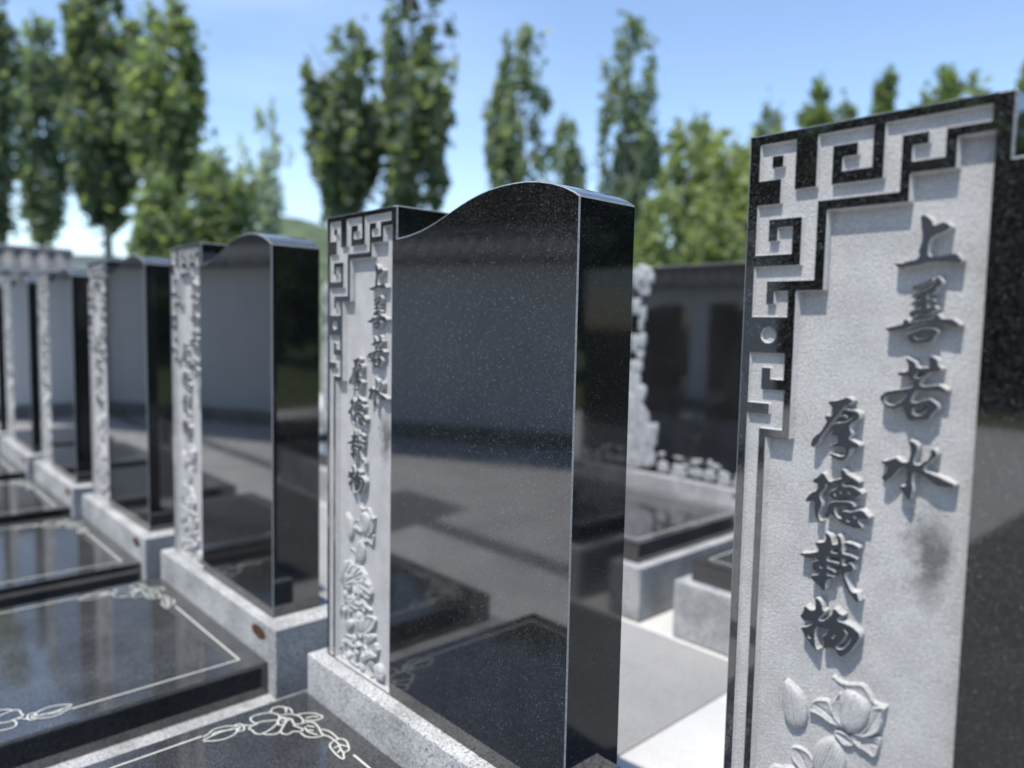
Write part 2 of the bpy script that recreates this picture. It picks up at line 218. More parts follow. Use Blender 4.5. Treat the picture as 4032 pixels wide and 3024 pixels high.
DRAWING=[[[166,-2914],[113,-2694],[96,-2484],[169,-2222],[341,-2313],[404,-2524],[339,-2740],[202,-2927]],[[56,-2874],[-14,-2727],[-98,-2594],[-66,-2379],[62,-2199],[185,-2144],[244,-2253]],[[137,-2723],[41,-2606],[153,-2299]],[[30,-2207],[39,-2105],[169,-2074],[313,-2113],[320,-2222],[169,-2222]],[[118,-2074],[271,-1925],[276,-1798]],[[256,-1822],[119,-1860],[-48,-1809],[-70,-1645],[17,-1416],[186,-1313],[310,-1326],[410,-1396],[353,-1525],[255,-1701],[256,-1822]],[[11,-1391],[-100,-1294],[-104,-1154],[42,-1061],[253,-1140]],[[8,-1068],[152,-998],[343,-1034]],[[285,-1292],[352,-1119],[533,-1002],[751,-997],[891,-1079],[839,-1200],[726,-1211],[601,-1173],[477,-1225],[362,-1328]],[[495,-983],[549,-824],[707,-671],[940,-619],[965,-808],[815,-984]],[[755,-930],[777,-779],[878,-692]],[[256,-1822],[342,-2020],[456,-2005],[635,-1999],[727,-1891],[639,-1614],[485,-1432]],[[727,-1891],[828,-1830],[916,-1699],[876,-1572],[737,-1440],[654,-1356]],[[876,-1572],[1021,-1576],[1101,-1484],[1066,-1379],[1172,-1255],[1112,-1180],[943,-1229],[835,-1265]],[[448,-1414],[413,-1330],[519,-1269],[654,-1356],[660,-1470],[559,-1467],[448,-1414]],[[526,-1384],[594,-1305],[574,-1205]],[[1224,-1282],[1440,-1259],[1575,-1130],[1626,-956]],[[884,-1087],[997,-894],[1256,-893],[1502,-957],[1626,-956]],[[1068,-1113],[1296,-1140],[1517,-1055]],[[1041,-1054],[1202,-956]],[[1227,-1104],[1328,-1045]],[[1383,-893],[1528,-811],[1742,-793],[1971,-809]],[[1626,-956],[1772,-900],[1967,-897]],[[1951,-888],[1952,-775],[2095,-720],[2323,-785],[2445,-856],[2473,-983],[2651,-1086],[2444,-1120],[2154,-1089],[2015,-1035],[1957,-936]],[[1951,-888],[2131,-899],[2313,-958],[2473,-983]],[[2131,-899],[2338,-794]],[[2192,-1045],[2178,-926]],[[2390,-1079],[2313,-958]]]
# ------------------------------------------------------------------ the carved panel as one relief field, then split into its parts
PW, W_, D_ = 0.2600, 0.7575, 0.1331
STEP = 0.0008
NX, NZ = 325, 1250
SSX = 3
def pip(poly, X, Z):
    inside = np.zeros(X.shape, bool); n = len(poly)
    for i in range(n):
        x1, z1 = poly[i]; x2, z2 = poly[(i+1) % n]
        if z1 == z2: continue
        cond = ((z1 > Z) != (z2 > Z)) & (X < (x2-x1)*(Z-z1)/(z2-z1)+x1)
        inside ^= cond
    return inside
def pdist(poly, X, Z):
    d = np.full(X.shape, 1e9); n = len(poly)
    for i in range(n):
        x1, z1 = poly[i]; x2, z2 = poly[(i+1) % n]
        dx, dz = x2-x1, z2-z1; l2 = dx*dx+dz*dz+1e-12
        t = np.clip(((X-x1)*dx+(Z-z1)*dz)/l2, 0, 1)
        d = np.minimum(d, (X-x1-t*dx)**2+(Z-z1-t*dz)**2)
    return np.sqrt(d)
def smooth_poly(poly, it=1):
    p = np.array(poly, float)*1e-4
    for _ in range(it):
        q = np.roll(p, -1, 0); p = np.stack([p*.75+q*.25, p*.25+q*.75], 1).reshape(-1, 2)
    return [tuple(v) for v in p]
CH = [  # channels of the fret: x0, x1, z0, z1 in tenths of a millimetre
 (145,588,9730,9880),(145,300,9455,9880),(440,588,9455,9880),(145,588,9455,9590),
 (425,595,9150,9460),(425,1755,9155,9315),(850,1025,9155,9880),
 (850,1455,9735,9885),(1300,1455,9450,9885),(1140,1455,9450,9600),
 (1580,1755,9160,9885),(1580,2715,9730,9885),(2005,2170,9450,9740),(1855,2170,9450,9610),
 (425,875,8990,9160),(135,875,8990,9170),(135,295,8575,9170),(135,595,8575,8735),(410,595,8575,8885),
 (705,875,8265,9160),(125,875,8265,8440),(125,300,7840,8440),(125,575,7840,7995),(400,575,7840,8140),
 (122,570,7235,7410),(122,290,6800,7410),(400,570,7100,7410),(122,580,6800,6970),(400,580,6500,6970),(122,580,6500,6670),(122,288,60,6670)]
CH = [(a,min(b,2560),c,d) for a,b,c,d in CH]
REC = [(2275,2600,35,9630),(1850,2600,35,9325),(990,2600,35,9040),(675,2600,35,8145),(380,2600,35,6400)]
DC, DR = 0.0058, 0.0125
xs = np.linspace(0, PW, NX+1); zs = np.linspace(0, 1.0, NZ+1)
def fat(m):                                                           # raised strokes grown by one cell: their walls stand outside the traced edge
    q = m.copy(); q[1:] |= m[:-1]; q[:-1] |= m[1:]; q[:, 1:] |= m[:, :-1]; q[:, :-1] |= m[:, 1:]
    return q.astype(np.float32)
def frame_depth():
    n = SSX; e_ = .0003                # half a cell, so the dark fillets keep their true width
    fx = (np.arange((NX+1)*n)-(n-1)/2)*STEP/n; fz = (np.arange((NZ+1)*n)-(n-1)/2)*STEP/n
    X, Z = np.meshgrid(fx, fz)
    D = np.zeros(X.shape, np.float32)
    for a, b, c, d in CH:
        D[(X > a*1e-4+e_) & (X < b*1e-4-e_) & (Z > c*1e-4+e_) & (Z < d*1e-4-e_)] = DC
    r2 = (X-.035)**2+(Z-.7622)**2
    D[r2 < .0092**2] = 0.006
    for a, b, c, d in REC:
        D[(X > a*1e-4+e_) & (X < b*1e-4+0.01) & (Z > c*1e-4+e_) & (Z < d*1e-4-e_)] = DR
    gl = {}
    for k, (P, H) in GLYPHS.items():
        m = np.zeros(X.shape, bool)
        for poly in P: m |= pip(smooth_poly(poly), X, Z)
        for poly in H: m &= ~pip(smooth_poly(poly), X, Z)
        gl[k] = m
    def pool(A): return A.reshape(NZ+1, n, NX+1, n).mean((1, 3))
    return D[1::3, 1::3].copy(), {k: fat(pool(m.astype(np.float32)) > .15) for k, m in gl.items()}
Dp, GM = frame_depth()
XX, ZZ = np.meshgrid(xs, zs)
allg = np.zeros_like(Dp)
for m in GM.values(): allg = np.maximum(allg, m)
# relief flowers: every petal a domed leaf, later ones lapped over earlier ones
rel = np.zeros_like(Dp)
def petal(poly, lift, kind, seed=0):
    rg = np.random.default_rng(seed); p = smooth_poly(poly, 2); a = np.array(p)
    c = a.mean(0); u = np.linalg.svd(a-c, full_matrices=False)[2][0]; u = u if u[1] > 0 else -u; v = np.array([-u[1], u[0]])
    if kind == 'leaf':                                                # ruffled lotus-leaf margin
        th = np.linspace(0, 2*np.pi, len(a), endpoint=False)
        a = a+(a-c)/np.linalg.norm(a-c, axis=1, keepdims=True)*(0.0016*np.sin(9*th+rg.uniform(0, 6)))[:, None]; p = [tuple(q) for q in a]
    x0, z0 = a.min(0)-.003; x1, z1 = a.max(0)+.003
    i0, i1 = max(0, int(x0/STEP)), min(NX+1, int(x1/STEP)+2); j0, j1 = max(0, int(z0/STEP)), min(NZ+1, int(z1/STEP)+2)
    X, Z = XX[j0:j1, i0:i1], ZZ[j0:j1, i0:i1]
    ins = pip(p, X, Z); d = pdist(p, X, Z)
    s = (X-c[0])*v[0]+(Z-c[1])*v[1]; l = (X-c[0])*u[0]+(Z-c[1])*u[1]
    half = max(1e-3, np.abs((a-c)@u).max())
    foot = c-u*half; an = np.arctan2(X-foot[0]-0, Z-foot[1])
    if kind == 'leaf': h = lift+.0030*(1-np.exp(-d/.003))+.0011*np.cos(an*26)*np.clip(d/.004, 0, 1)+.0015*np.exp(-d/.0016)
    elif kind == 'cup': h = lift+.0022*np.exp(-d/.0022)+.10*l*.35-.0016*(1-np.exp(-d/.006))-.0012*np.exp(-(s/.0014)**2)*(d > .002)
    else: h = lift+.0042*(1-np.exp(-d/.0040))+.06*l-.0012*np.exp(-(s/.0012)**2)*(d > .002)+.0004*np.sin(s*1700)*np.clip(d/.005, 0, 1)
    h = np.clip(h, .0012, DR-.0005)
    k = np.clip(d/.0008, 0, 1); R = rel[j0:j1, i0:i1]
    R[ins] = (R*(1-k)+np.maximum(h, R*.25)*k)[ins]
for i, q in enumerate(CARVING):
    if i < 3 : continue
    petal(q, .0035+.0035*((i*7) % 5)/4, 'leaf' if i in (3, 4, 5) else ('cup' if i % 2 else 'bud'), i)
rk = random.Random(6)                                                   # small overlapping petals and curled leaves low on the panel
for i in range(26):
    z_ = 30+i*88+rk.uniform(-25, 25); x_ = 560+1350*((i*0.618) % 1)*(.75 if z_ > 1100 else 1.05); r_ = rk.uniform(95, 190); t_ = rk.uniform(0, 6.28)
    pts = []
    for m_ in range(9):
        f_ = m_/9*6.283; q_ = r_*(1+.55*math.cos(f_)); pts.append((x_+q_*.62*math.sin(f_)*math.cos(t_)+q_*.75*math.cos(f_)*math.sin(t_), max(45, z_-q_*.62*math.sin(f_)*math.sin(t_)+q_*.75*math.cos(f_)*math.cos(t_))))
    petal(pts, rk.uniform(.003, .0075), rk.choice(['cup', 'bud', 'leaf']), 50+i)
for i, q in enumerate(LOTUS): petal(q, 0.0035+0.0005*i, 'bud' if i in (4, 8, 1) else 'cup', 90+i)
y = np.where(Dp > DR*.5, Dp-DR*allg*(Dp/DR), Dp)
y = np.where(Dp > DR*.6, np.maximum(y-rel, 0.0), y)
rng = np.random.default_rng(4)
y = y+np.where(y > .003, rng.normal(0, .00018, y.shape), 0)          # bush-hammered grounds
y[:, 0] = np.maximum(y[:, 0], .0015); y[-1, :] = np.maximum(y[-1, :], .0015)   # eased outer arris
verts = np.stack([XX, y, ZZ], -1).reshape(-1, 3)
idx = np.arange((NX+1)*(NZ+1)).reshape(NZ+1, NX+1)
F = np.stack([idx[:-1, :-1], idx[:-1, 1:], idx[1:, 1:], idx[1:, :-1]], -1).reshape(-1, 4)
def cellmax(A): return np.maximum.reduce([A[:-1, :-1], A[:-1, 1:], A[1:, 1:], A[1:, :-1]]).ravel()
def cellmean(A): return ((A[:-1, :-1]+A[:-1, 1:]+A[1:, 1:]+A[1:, :-1])/4).ravel()
ymean = cellmean(y)
spread = cellmax(y)+cellmax(-y)
polished = (ymean < .0012) & (cellmean(Dp) < .004)
polished |= (cellmean(allg) > .99)
chip = rng.random(polished.shape) < 0.0
midx = np.where(polished, 0, 1)
midx = np.where(cellmean(allg) > .99, 3, midx)
edge = (XX[:-1, :-1].ravel() < .0009) | (ZZ[:-1, :-1].ravel() > .9985)
midx = np.where(edge & polished, 2, midx)
part = np.zeros(len(F), int)                                        # 0 ground, 1 fret border, 2.. characters, 20 relief
part[cellmax((rel > .0005).astype(float)) > 0] = 20
for i, (k, m) in enumerate(GM.items()): part[(cellmax(m) > .01)] = 2+i
fr = np.ones_like(Dp)
inrec = np.zeros_like(Dp, bool)
for a_, b_, c_, d_ in REC: inrec |= (XX > a_*1e-4+.0008) & (XX <= b_*1e-4+.01) & (ZZ > c_*1e-4+.0008) & (ZZ < d_*1e-4-.0008)
part[(cellmean(inrec.astype(float)) < .99) & (part != 20) & (part < 2)] = 1
def panel_part(name, code, parent):
    f = F[part == code]; used = np.unique(f); remap = np.zeros(len(verts), int); remap[used] = np.arange(len(used))
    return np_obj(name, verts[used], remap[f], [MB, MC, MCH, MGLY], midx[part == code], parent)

# ------------------------------------------------------------------ gravestone
WAVE = [(0.2759,.9360),(0.3000,.9372),(0.3250,.9398),(0.3500,.9438),(0.3750,.9492),(0.4000,.9560),(0.4250,.9640),(0.4500,.9726),(0.4750,.9806),(0.5000,.9876),(0.5250,.9932),(0.5500,.9974),(0.5800,1.0002),(0.6100,1.0010),(0.6400,1.0000),(0.6700,.9962),(0.7000,.9895),(0.7250,.9812),(0.7450,.9720),(0.7575,.9645)]
def make_gravestone():
    root = empty('gravestone', (0, 0, 0))
    bm = bmesh.new()
    prism(bm, [(0, 0), (PW, 0), (PW, 1.0), (0, 1.0)], 0.0155, D_)
    box_edges = [e for e in bm.edges if all(abs(v.co.z-1.0) < 1e-5 for v in e.verts) and all(abs(v.co.y-D_) < 1e-5 for v in e.verts)]
    bevel_all(bm, .002, 1, 1, box_edges)
    bm2 = bmesh.new()
    top = [(PW, 1.0), (0.2759, 1.0)]+WAVE
    poly = [(PW, 0), (W_, 0)]+top[::-1]
    prism(bm2, poly, 0.0, D_)
    ed = []
    for e_ in bm2.edges:
        va, vb = e_.verts; p_, q_ = va.co, vb.co
        if all(abs(v.co.x-PW) < 1e-5 for v in e_.verts) or all(v.co.z < 1e-5 for v in e_.verts): continue
        fr_ = all(abs(v.co.y) < 1e-5 for v in e_.verts) or all(abs(v.co.y-D_) < 1e-5 for v in e_.verts)
        corner = (abs(p_.x-q_.x) < 1e-5 and abs(p_.z-q_.z) < 1e-5) and (abs(p_.x-W_) < 1e-5 or (abs(p_.x-.2759) < 1e-4 and p_.z > .99))
        if fr_ or corner: ed.append(e_)
    bevel_all(bm2, .0022, 1, 1, ed)
    bm2.normal_update()
    for f_ in bm2.faces:
        if f_.normal.z > .5 and f_.material_index == 0: f_.material_index = 2
    me_t = bpy.data.meshes.new('t'); bm2.to_mesh(me_t); bm.from_mesh(me_t); bm2.free(); bpy.data.meshes.remove(me_t)
    body = mesh_obj('body', bm, [MB, MCH, MBG], root)
    pan = panel_part('carved_panel', 0, root)
    # skirt that closes the panel against the body on its left and top
    panel_part('fret_border', 1, pan)
    for i, k in enumerate(GM): panel_part('character', 2+i, pan)
    panel_part('lotus_relief', 20, pan)
    sk = bmesh.new()
    def strip(pts, off):
        a_ = [sk.verts.new(p) for p in pts]; b_ = [sk.verts.new((p[0], .0155, p[2])) for p in pts]
        for i in range(len(pts)-1): sk.faces.new((a_[i], a_[i+1], b_[i+1], b_[i]))
    strip([(0, y[j, 0], zs[j]) for j in range(NZ, -1, -1)], 0)
    strip([(xs[i], y[-1, i], 1.0) for i in range(NX, -1, -1)], 0)
    mesh_obj('panel_edge', sk, MB, pan)
    return root
STONE_LABELS = {-1: 'polished black gravestone at the right edge, its fret corner and carved characters filling the foreground',
 0: 'polished black gravestone in sharp focus mid frame, wavy top against the trees',
 1: 'blurred black gravestone next behind the sharp one, grey wall mirrored in its face',
 2: 'blurred third gravestone behind the sharp one, half dark half grey face',
 3: 'narrow blurred black gravestone, fourth of the row, right of the tiled wall end',
 4: 'narrow blurred black gravestone, fifth of the row, below the tiled coping',
 5: 'farthest black gravestone of the row, cut off by the left photo edge'}
SP, DZ = 1.0336, -0.0015
g0 = make_gravestone()
stones = {}
for k in (0, -1, 1, 2, 3, 4, 5):
    o = g0 if k == 0 else copy_tree(g0)
    o.location = (-k*SP, 0, k*DZ); stones[k] = o
    if k > 0: o.rotation_euler = (0, R_((0, .12, -.15, .1, -.1, .1)[k]), R_((0, -.35, .3, -.25, .3, 0)[k]))
    tag(o, STONE_LABELS[k], 'gravestone', 'black gravestones in the front row')

# ------------------------------------------------------------------ plinth, ledger slab and base of every tomb in the front row
GZ = -0.40                                                           # ground level
def soft_box(name, dims, m, parent=None, w=.003):
    bm = bmesh.new(); box(bm, *dims); bevel_all(bm, w, 2); return mesh_obj(name, bm, m, parent)
def clean_sides(o):
    for p in o.data.polygons:
        if p.normal.z < .8: p.material_index = 1
    return o
def ribbon(bm, pts, w, z, closed=False):
    pts = [Vector((p[0], p[1], z)) for p in pts]; n = len(pts); A = []
    for i in range(n):
        t_ = (pts[min(i+1, n-1)]-pts[max(i-1, 0)]); t_.normalize(); nrm = Vector((-t_.y, t_.x, 0))*w/2
        A.append((bm.verts.new(pts[i]+nrm), bm.verts.new(pts[i]-nrm)))
    for i in range(n-1):
        bm.faces.new((A[i][0], A[i][1], A[i+1][1], A[i+1][0]))
def spline(pts, n=5):
    if len(pts) < 3: return pts
    P = [pts[0]]+list(pts)+[pts[-1]]; out = []
    for i in range(1, len(P)-2):
        p0, p1, p2, p3 = [np.array(P[i+j], float) for j in (-1, 0, 1, 2)]
        for k in range(n):
            t = k/n; out.append(tuple(.5*((2*p1)+(p2-p0)*t+(2*p0-5*p1+4*p2-p3)*t*t+(3*p1-p0-3*p2+p3)*t**3)))
    out.append(tuple(pts[-1])); return out
LX0, LX1, LY0, LY1, LZ = -0.040, 0.793, -0.715, -0.0345, -0.095
def make_ledger():
    root = empty('ledger_slab', (0, 0, 0))
    clean_sides(soft_box('slab', (LX0, LX1, LY0, LY1, -0.180, LZ), [MBG, MB], root, .0025))
    cx, cy = (0.0+0.735)/2, (-0.085-0.665)/2
    for rot, nm in ((0, 'engraved_flower'), (1, 'engraved_flower')):
        bm = bmesh.new()
        for j, q in enumerate(DRAWING):
            pts = spline([(a_*1e-4, b_*1e-4) for a_, b_ in q])
            if rot: pts = [(2*cx-x_, 2*cy-y_) for x_, y_ in pts]
            ribbon(bm, pts, .0032, LZ+.0005+.00006*j)
        mesh_obj(nm, bm, MLINE, root)
    bm = bmesh.new()
    A_ = [(0.0, -.288), (0.0, 2*cy+.085), (2*cx-.263, 2*cy+.085)]
    B_ = [(.263, -.085), (2*cx, -.085), (2*cx, 2*cy+.288)]
    for q in (A_, B_):
        for i in range(2):
            d = Vector((q[i+1][0]-q[i][0], q[i+1][1]-q[i][1])).normalized()*.0021
            ribbon(bm, [(q[i][0], q[i][1]), (q[i+1][0]+(d.x if i == 0 else 0), q[i+1][1]+(d.y if i == 0 else 0))], .0042, LZ+.0004+.0002*i)
    mesh_obj('engraved_border', bm, MLINE, root)
    return root
def make_plinth():
    root = empty('granite_plinth', (0, 0, 0))
    soft_box('block', (-0.031, 0.835, -0.034, 0.170, -0.1795, -0.0005), MP, root, .003)
    bm = bmesh.new()                                                  # rusty plug near the right end of the front
    bmesh.ops.create_cone(bm, cap_ends=True, segments=28, radius1=1, radius2=1, depth=1)
    for v in bm.verts: v.co = Vector((.737+v.co.x*.042, -.0340+v.co.z*.0016, -.034+v.co.y*.0165))
    mesh_obj('rusty_plug', bm, MRUST, root)
    return root
def make_base():
    bm = bmesh.new(); box(bm, -0.085, 0.840, -0.755, 0.175, GZ, -0.180); bevel_all(bm, .003, 2)
    return mesh_obj('granite_block', bm, MG)
OF = {-1: 'the cropped gravestone at the right edge', 0: 'the sharply focused gravestone', 1: 'the gravestone next behind the sharp one',
      2: 'the third gravestone of the row', 3: 'the fourth gravestone of the row', 4: 'the fifth gravestone of the row', 5: 'the farthest gravestone at the left edge'}
p0, l0, b0 = make_plinth(), make_ledger(), make_base()
for k in (0, -1, 1, 2, 3, 4, 5):
    loc = (-k*SP, 0, k*DZ)
    for src, cat, lab, grp in ((p0, 'plinth', 'speckled grey granite plinth under %s', 'plinths under the front row gravestones'),
                               (l0, 'grave slab', 'polished black ledger slab with line-engraved flowers before %s', 'black ledger slabs of the front row'),
                               (b0, 'grave base', 'grey granite base block rimming the black slab of %s', 'granite bases of the front row')):
        o = src if k == 0 else copy_tree(src)
        o.location = loc; tag(o, lab % OF[k], cat, grp)

# ------------------------------------------------------------------ back row: flat black stones with white relief down the side
def lump(bm, c, r, seed, n=2):
    rg = random.Random(seed)
    q = bmesh.ops.create_icosphere(bm, subdivisions=n+1, radius=1.0)
    ph = [rg.uniform(0, 6.28) for _ in range(6)]
    for v in q['verts']:
        k = 1+.12*math.sin(3*v.co.x+ph[0])+.12*math.sin(4*v.co.z+ph[1])+.07*math.sin(9*v.co.x+7*v.co.z+ph[2])
        sq = lambda w: math.copysign(abs(w)**.62, w)
        v.co = Vector((c[0]+sq(v.co.x)*r[0]*k*.92, c[1]+sq(v.co.y)*r[1]*.7, c[2]+sq(v.co.z)*r[2]*k*.92))
def flower(bm, c, r, seed):
    rg = random.Random(seed)
    for i in range(7):
        a_ = i*6.283/7+rg.uniform(-.2, .2)
        lump(bm, (c[0]+math.cos(a_)*r*.55, c[1], c[2]+math.sin(a_)*r*.55), (r*.48, .018, r*.48), seed*31+i, 1)
    lump(bm, (c[0], c[1]-.008, c[2]), (r*.4, .02, r*.4), seed*7, 1)
def make_flat_stone():
    root = empty('flat_gravestone', (0, 0, 0))
    bm = bmesh.new(); box(bm, 0, 0.770, 0, 0.13, 0, 1.112); bevel_all(bm, .003, 1, 1)
    mesh_obj('body', bm, [MB, MCH], root)
    bm = bmesh.new()
    flower(bm, (.085, -.004, 1.055), .075, 3)
    lump(bm, (.105, -.003, .985), (.035, .014, .03), 5)
    for i, (x_, z_, rx, rz) in enumerate([(.095,.86,.022,.04),(.085,.80,.02,.035),(.090,.715,.030,.052),(.085,.635,.026,.03),(.05,.90,.03,.05),(.05,.70,.03,.05),(.06,.57,.04,.05),(.05,.46,.05,.09),(.09,.42,.045,.06)]):
        lump(bm, (x_, -.003, z_), (rx, .016, rz), 20+i)
    mesh_obj('blossom_relief', bm, MCDIM, root, True)
    bm = bmesh.new()
    for i, (x_, z_, rx, rz) in enumerate([(.05,.33,.06,.10),(.10,.28,.07,.10),(.15,.20,.07,.10),(.07,.17,.09,.13),(.16,.09,.06,.07),(.06,.06,.07,.06)]):
        lump(bm, (x_, -.004, z_), (rx, .024, rz), 40+i)
    rg = random.Random(8); x_ = .22; i = 0
    while x_ < .76:
        rx = rg.uniform(.035, .070); lump(bm, (x_+rx, -.001, .026+rg.uniform(0, .016)), (rx, .014, rg.uniform(.028, .042)), 60+i)
        for k_ in range(2):
            if rg.random() < .7: lump(bm, (x_+rx*rg.uniform(.2, 2), -.001, rg.uniform(.065, .11)), (rx*rg.uniform(.4, .9), .010, rg.uniform(.008, .02)), 90+i*3+k_)
        x_ += 2*rx+.006; i += 1
    mesh_obj('rock_relief', bm, MROCK, root)
    return root
BSP, BY = 1.087, 2.452
f0 = make_flat_stone()
def make_back_plinth():
    r_ = empty('granite_plinth', (0, 0, 0)); soft_box('block', (-0.031, 0.835, -0.040, 0.170, -0.179, -0.0125), MP, r_)
    bm = bmesh.new(); bmesh.ops.create_cone(bm, cap_ends=True, segments=20, radius1=1, radius2=1, depth=1)
    for v in bm.verts: v.co = Vector((.735+v.co.x*.035, -.0400+v.co.z*.0016, -.04+v.co.y*.011))
    mesh_obj('rusty_plug', bm, MRUST, r_); return r_
pb0 = make_back_plinth()
def make_back_ledger():
    r_ = empty('ledger_slab', (0, 0, 0)); clean_sides(soft_box('slab', (-0.040, 0.795, -0.895, -0.0405, -0.183, -0.100), [MBG, MB], r_))
    bm = bmesh.new(); z_ = -.0996
    Q = [(0.005,-.09),(.75,-.09),(.75,-.845),(.005,-.845)]
    for i in range(4): ribbon(bm, [Q[i], Q[(i+1) % 4]], .005, z_+.0001*i)
    mesh_obj('engraved_border', bm, MLINE, r_); return r_
lb0 = make_back_ledger()
bm = bmesh.new(); box(bm, -0.085, 0.840, -0.940, 0.175, GZ, -0.1835); bevel_all(bm, .003, 2)
bb0 = mesh_obj('granite_block', bm, MG)
BK = {0: 'seen between the two nearest front stones', -1: 'behind the cropped gravestone at the right edge',
      1: 'behind the right half of the sharp gravestone', 2: 'behind the left half of the sharp gravestone', 3: 'behind the gap left of the sharp gravestone',
      -2: 'just outside the right photo edge', -3: 'mirrored in the sharp stone side', -4: 'farthest right, outside the photo'}
for k in (0, -1, 1, 2, 3, -2, -3, -4):
    x0 = -1.09-BSP*k-(.20 if k == 3 else 0)
    for src, cat, lab, grp in ((f0, 'gravestone', 'flat black gravestone with white rock relief %s', 'flat-topped gravestones of the back row'),
                               (pb0, 'plinth', 'grey granite plinth of the back row %s', 'plinths of the back row'),
                               (lb0, 'grave slab', 'polished black ledger slab of the back row %s', 'black ledger slabs of the back row'),
                               (bb0, 'grave base', 'pale granite base block of the back row %s', 'granite bases of the back row')):
        o = src if k == 0 else copy_tree(src)
        o.location = (x0, BY, -0.012 if src is f0 else 0); tag(o, lab % BK[k], cat, grp)

# ------------------------------------------------------------------ ground and paving
def tiled(name, lo, hi, tile, joint, tint, rough=0.8):
    m, t, b = mat(name); P = objco(t)
    br = node(t, 'ShaderNodeTexBrick', Scale=1.0); t.links.new(P, br.inputs['Vector'])
    br.offset = 0.0
    br.inputs['Color1'].default_value = (0.93, 0.93, 0.93, 1); br.inputs['Color2'].default_value = (1.0, 1.0, 1.0, 1); br.inputs['Mortar'].default_value = (0.84, 0.83, 0.81, 1)
    br.inputs['Mortar Size'].default_value = joint; br.inputs['Brick Width'].default_value = tile[0]; br.inputs['Row Height'].default_value = tile[1]
    n = node(t, 'ShaderNodeTexNoise', Scale=140.0, Detail=4.0); t.links.new(P, n.inputs['Vector'])
    r1 = ramp(t, n.outputs['Fac'], [(0.3, lo), (0.7, hi)])
    n2 = node(t, 'ShaderNodeTexNoise', Scale=2.5, Detail=6.0); t.links.new(P, n2.inputs['Vector'])
    r2 = ramp(t, n2.outputs['Fac'], [(0.35, 0.86), (0.65, 1.03)])
    c = mixc(t, 1.0, r1.outputs[0], br.outputs['Color'], 'MULTIPLY'); c = mixc(t, 1.0, c, r2.outputs[0], 'MULTIPLY'); c = mixc(t, 1.0, c, tint, 'MULTIPLY')
    t.links.new(c, b.inputs['Base Color']); b.inputs['Roughness'].default_value = rough; b.inputs['Specular IOR Level'].default_value = 0.25
    bump(t, b, n.outputs['Fac'], 0.2, 0.001)
    return m
def sheet(name, x0, x1, y0, y1, z, m, thick=None):
    bm = bmesh.new()
    if thick: box(bm, x0, x1, y0, y1, z-thick, z)
    else:
        vs = [bm.verts.new(p) for p in ((x0, y0, z), (x1, y0, z), (x1, y1, z), (x0, y1, z))]; bm.faces.new(vs)
    return tag(mesh_obj(name, bm, m), kind='structure')
MGROUND = plain('grass_ground', (0.085, 0.105, 0.045), 0.9, 0.1, (3.0, 0.45))
MPAVE = tiled('pale_paving', 0.48, 0.61, (0.60, 0.60), 0.004, (1.0, 0.985, 0.955))
MPATH = tiled('grey_granite_paving', 0.24, 0.33, (2.4, 1.185), 0.003, (1.0, 0.985, 0.965), 0.7)
MDARK = tiled('added_dark_paving', 0.10, 0.15, (0.6, 0.6), 0.004, (1.0, 0.99, 0.97), 0.7)
bm = bmesh.new(); bmesh.ops.create_circle(bm, cap_ends=True, radius=900, segments=64)
for v in bm.verts: v.co.z = GZ-0.012
tag(mesh_obj('ground', bm, MGROUND), kind='structure')
sheet('pavement', -9.5, 7.0, -10.0, 7.0, GZ-0.006, MPAVE)
sheet('path', -9.0, 0.290, 0.30, 1.485, GZ-0.002, MPATH)
sheet('path', 0.97, 7.0, 0.12, 1.485, GZ-0.002, MDARK)  # dark paving added to dim what the centre stone's side mirrors
sheet('path', 0.25, 7.0, -6.0, -1.25, GZ-0.002, MDARK)  # added dark sheet, dims the forecourt mirrored in the cropped stone

bm = bmesh.new()                                                      # darker band across the forecourt
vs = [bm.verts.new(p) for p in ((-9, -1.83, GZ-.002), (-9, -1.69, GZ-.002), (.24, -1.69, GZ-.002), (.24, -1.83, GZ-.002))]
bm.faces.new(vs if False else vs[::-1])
vs = [bm.verts.new(p) for p in ((-2.8, -2.15, GZ-.001), (-2.8, -1.40, GZ-.001), (-1.95, -1.40, GZ-.001), (-2.1, -2.15, GZ-.001))]; bm.faces.new(vs[::-1])  # cast shadow on the forecourt, painted as a flat dark patch
tag(mesh_obj('dark_band_shadow_patch', bm, plain('band_and_shadow_grey', (.17, .17, .175), .7, .3, (60., .3))), kind='structure')

